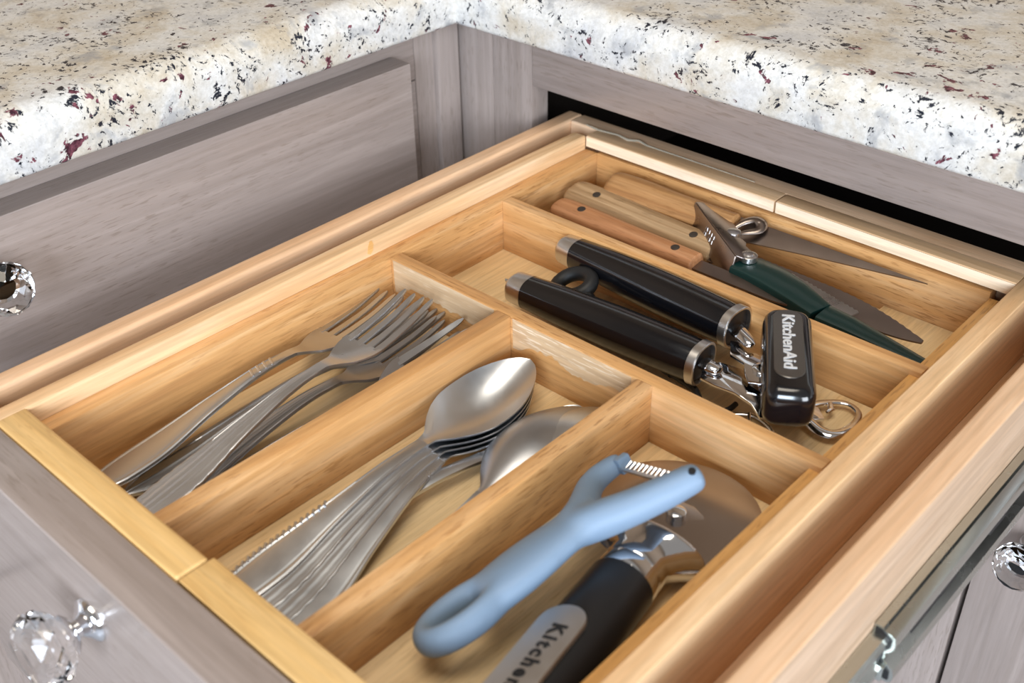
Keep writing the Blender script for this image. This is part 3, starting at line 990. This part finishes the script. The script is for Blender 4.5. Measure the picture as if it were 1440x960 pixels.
# ------------------------------------------------------------------ pale blue peeler
pe = empty('vegetable_peeler', (200.3, -170.0, -17.5), (-26.5, -11.3, 80.3), 'pale blue plastic Y-shaped peeler with a hole in its handle', 'peeler')
mb = MB()
hole_ = [(21.5 + 17.5 * math.cos(a), 9.6 * math.sin(a), 0) for a in [2 * PI * k / 40 for k in range(40)]]
mb.tube(hole_, 4.9, 16, 1.4, closed=True)
mb.tube([(30, 0, 0), (31, 0, 0), (33, 0, 0), (38, 0, .1), (47, 0, .4), (58, 0, .8), (70, 0, 1.0), (80, 0, .8), (87, 0, .5), (91, 0, .3), (93, 0, .2)], [5, 9.5, 12.4, 14.0, 14.4, 13.8, 12.4, 11.3, 11.4, 9, 6], 24, .54)
mb.tube([(78, 2, .6), (88, 8.5, .3), (95, 16, 0), (101, 22, 0), (108, 25, 0), (116, 25, 0), (121, 24, 0), (122, 23.8, 0)], [8, 7.6, 6.8, 6.3, 6.0, 5.6, 5.0, 3.5], 16, .95)
mb.tube([(78, -2, .6), (88, -8, .3), (99, -14.5, 0), (112, -21, 0), (124.5, -26, 0), (126, -26.6, 0)], [8.4, 8.6, 8.0, 7.4, 6.6, 4.8], 16, .95)
me = mb.mesh('peeler_body')
tmp = bpy.data.objects.new('peeler_body', me); COL.objects.link(tmp)
md = tmp.modifiers.new('r', 'REMESH'); md.mode = 'VOXEL'; md.voxel_size = 0.0011
sm = tmp.modifiers.new('s', 'SMOOTH'); sm.factor = .5; sm.iterations = 60
dg = bpy.context.evaluated_depsgraph_get(); dg.update()
me2 = bpy.data.meshes.new_from_object(tmp.evaluated_get(dg))
bpy.data.objects.remove(tmp)
me2.materials.clear()
body = link('body', me2, 'blue', pe, smooth=180)
# swivelling blade: two thin bars and a row of teeth between the arms
mb = MB().box(115.5, 117, -21.5, 22.5, -.5, .5).box(120.5, 122, -22.5, 22.5, -.6, .6)
mb.build('swivel_blade', 'steel', pe)
for k in range(13):
    y = 18.5 - 3.0 * k
    MB().loft([[(116.6, y - 1.1, -.4), (116.6, y + 1.1, -.4), (116.6, y, .3)], [(120.8, y - .4, 1.2), (120.8, y + .4, 1.2), (120.8, y, 1.7)]]).build('tooth', 'chrome', pe)
for yy, xx in ((19.6, 119), (-20.8, 120)):
    MB().box(xx - 3, xx + 3.4, yy - 2, yy + 2, -3.2, 4.2).build('blade_socket', 'blue', pe, bevel=.8)
MB().lathe([(-2, 1.5), (.3, 1.5), (.3, 1.2)], 'z', 16, (0, 0, 0)).build('pin_hole', 'ink', pe, (121.0, -28.8, 5.0), (35, 8, 0))

# ------------------------------------------------------------------ pizza wheel with a black handle
pz = empty('pizza_cutter', (241, -120, -17), (0, 1.5, 99.5), 'pizza wheel with black handle, steel collar and large round blade', 'pizza cutter')
pc = MB().loft([[(x, 14.2 * r * math.cos(a), 13.2 * r * math.sin(a)) for a in [2 * PI * k / 36 for k in range(36)]]
                for x, r in ((-84, .55), (-82, .8), (-78, .93), (-60, 1.0), (-30, 1.02), (0, 1.0), (26, .98), (27.5, .94), (27.5, .5))])
hd = pc.build('handle', 'black_matte', pz, smooth=40)
cr = MB().loft([[(x, hw_ * math.cos(a), hz_ * math.sin(a) + dz) for a in [2 * PI * k / 48 for k in range(48)]]
                for x, hw_, hz_, dz in ((26, 12.6, 12.2, 0), (27, 13.4, 12.8, 0), (34, 13.2, 12.4, 0), (34.3, 12.7, 11.9, 0), (35, 13.1, 12.3, 0), (40, 13.2, 12.2, 0), (43, 14.6, 12.2, 0), (46, 17.6, 12.5, 0), (48.5, 21, 13.2, 0), (50.2, 23.6, 13.9, 0), (51.2, 24.2, 14.1, 0), (52.2, 24.0, 13.6, 0), (52.4, 22.6, 12.4, 0), (50.5, 12, 5, 0))])
cr.build('collar', 'chrome', pz, smooth=45)
# two bearing arms that carry the axle
for dz in (1.6, -5.2):
    pts = [(50, 13), (60, 15.5), (72, 14.5), (80, 10.5), (84, 4), (84, -4), (80, -10.5), (72, -14.5), (60, -15.5), (50, -13)]
    MB().prism(pts, dz - .7, dz + .7).build('bearing_arm', 'wheel_steel', pz, (0, 0, -2), smooth=30, bevel=.3)
wh = MB().lathe([(-.35, 37.4), (-.8, 34), (-.8, .1), ], 'z', 96)
wh = MB().lathe([(-.05, 37.4), (.75, 33.2), (.85, 6), (.85, .1)], 'z', 96)
mb = MB().lathe([(-.85, .1), (-.85, 6), (-.75, 33.2), (0, 37.4), (.75, 33.2), (.85, 6), (.85, .1)], 'z', 96)
mb.build('wheel', 'wheel_steel', pz, (76.5, 2.0, -0.8), (-1.5, 1.5, 0), 20)
MB().lathe([(-6, 4.2), (3, 4.2), (3.6, 3.4), (3.6, .1)], 'z', 24).build('axle', 'chrome', pz, (74.5, 0, 0), smooth=40)
ps = MB().loft([[(x, y, z) for x, y in stadium(92, 19)] for z in (-2.2, 0)])
pl_ = ps.build('inlay_plate', 'inlay', hd, (-50, 4.2, 13.0), (-16, 0, 0), 30, .3)
me = text_mesh('KitchenAid', 6.0, 0.3, 1.0, 0.30, 1.3)
link('lettering', me, 'ink', pl_, (10, -1.0, 0.1), (0, 0, 180))
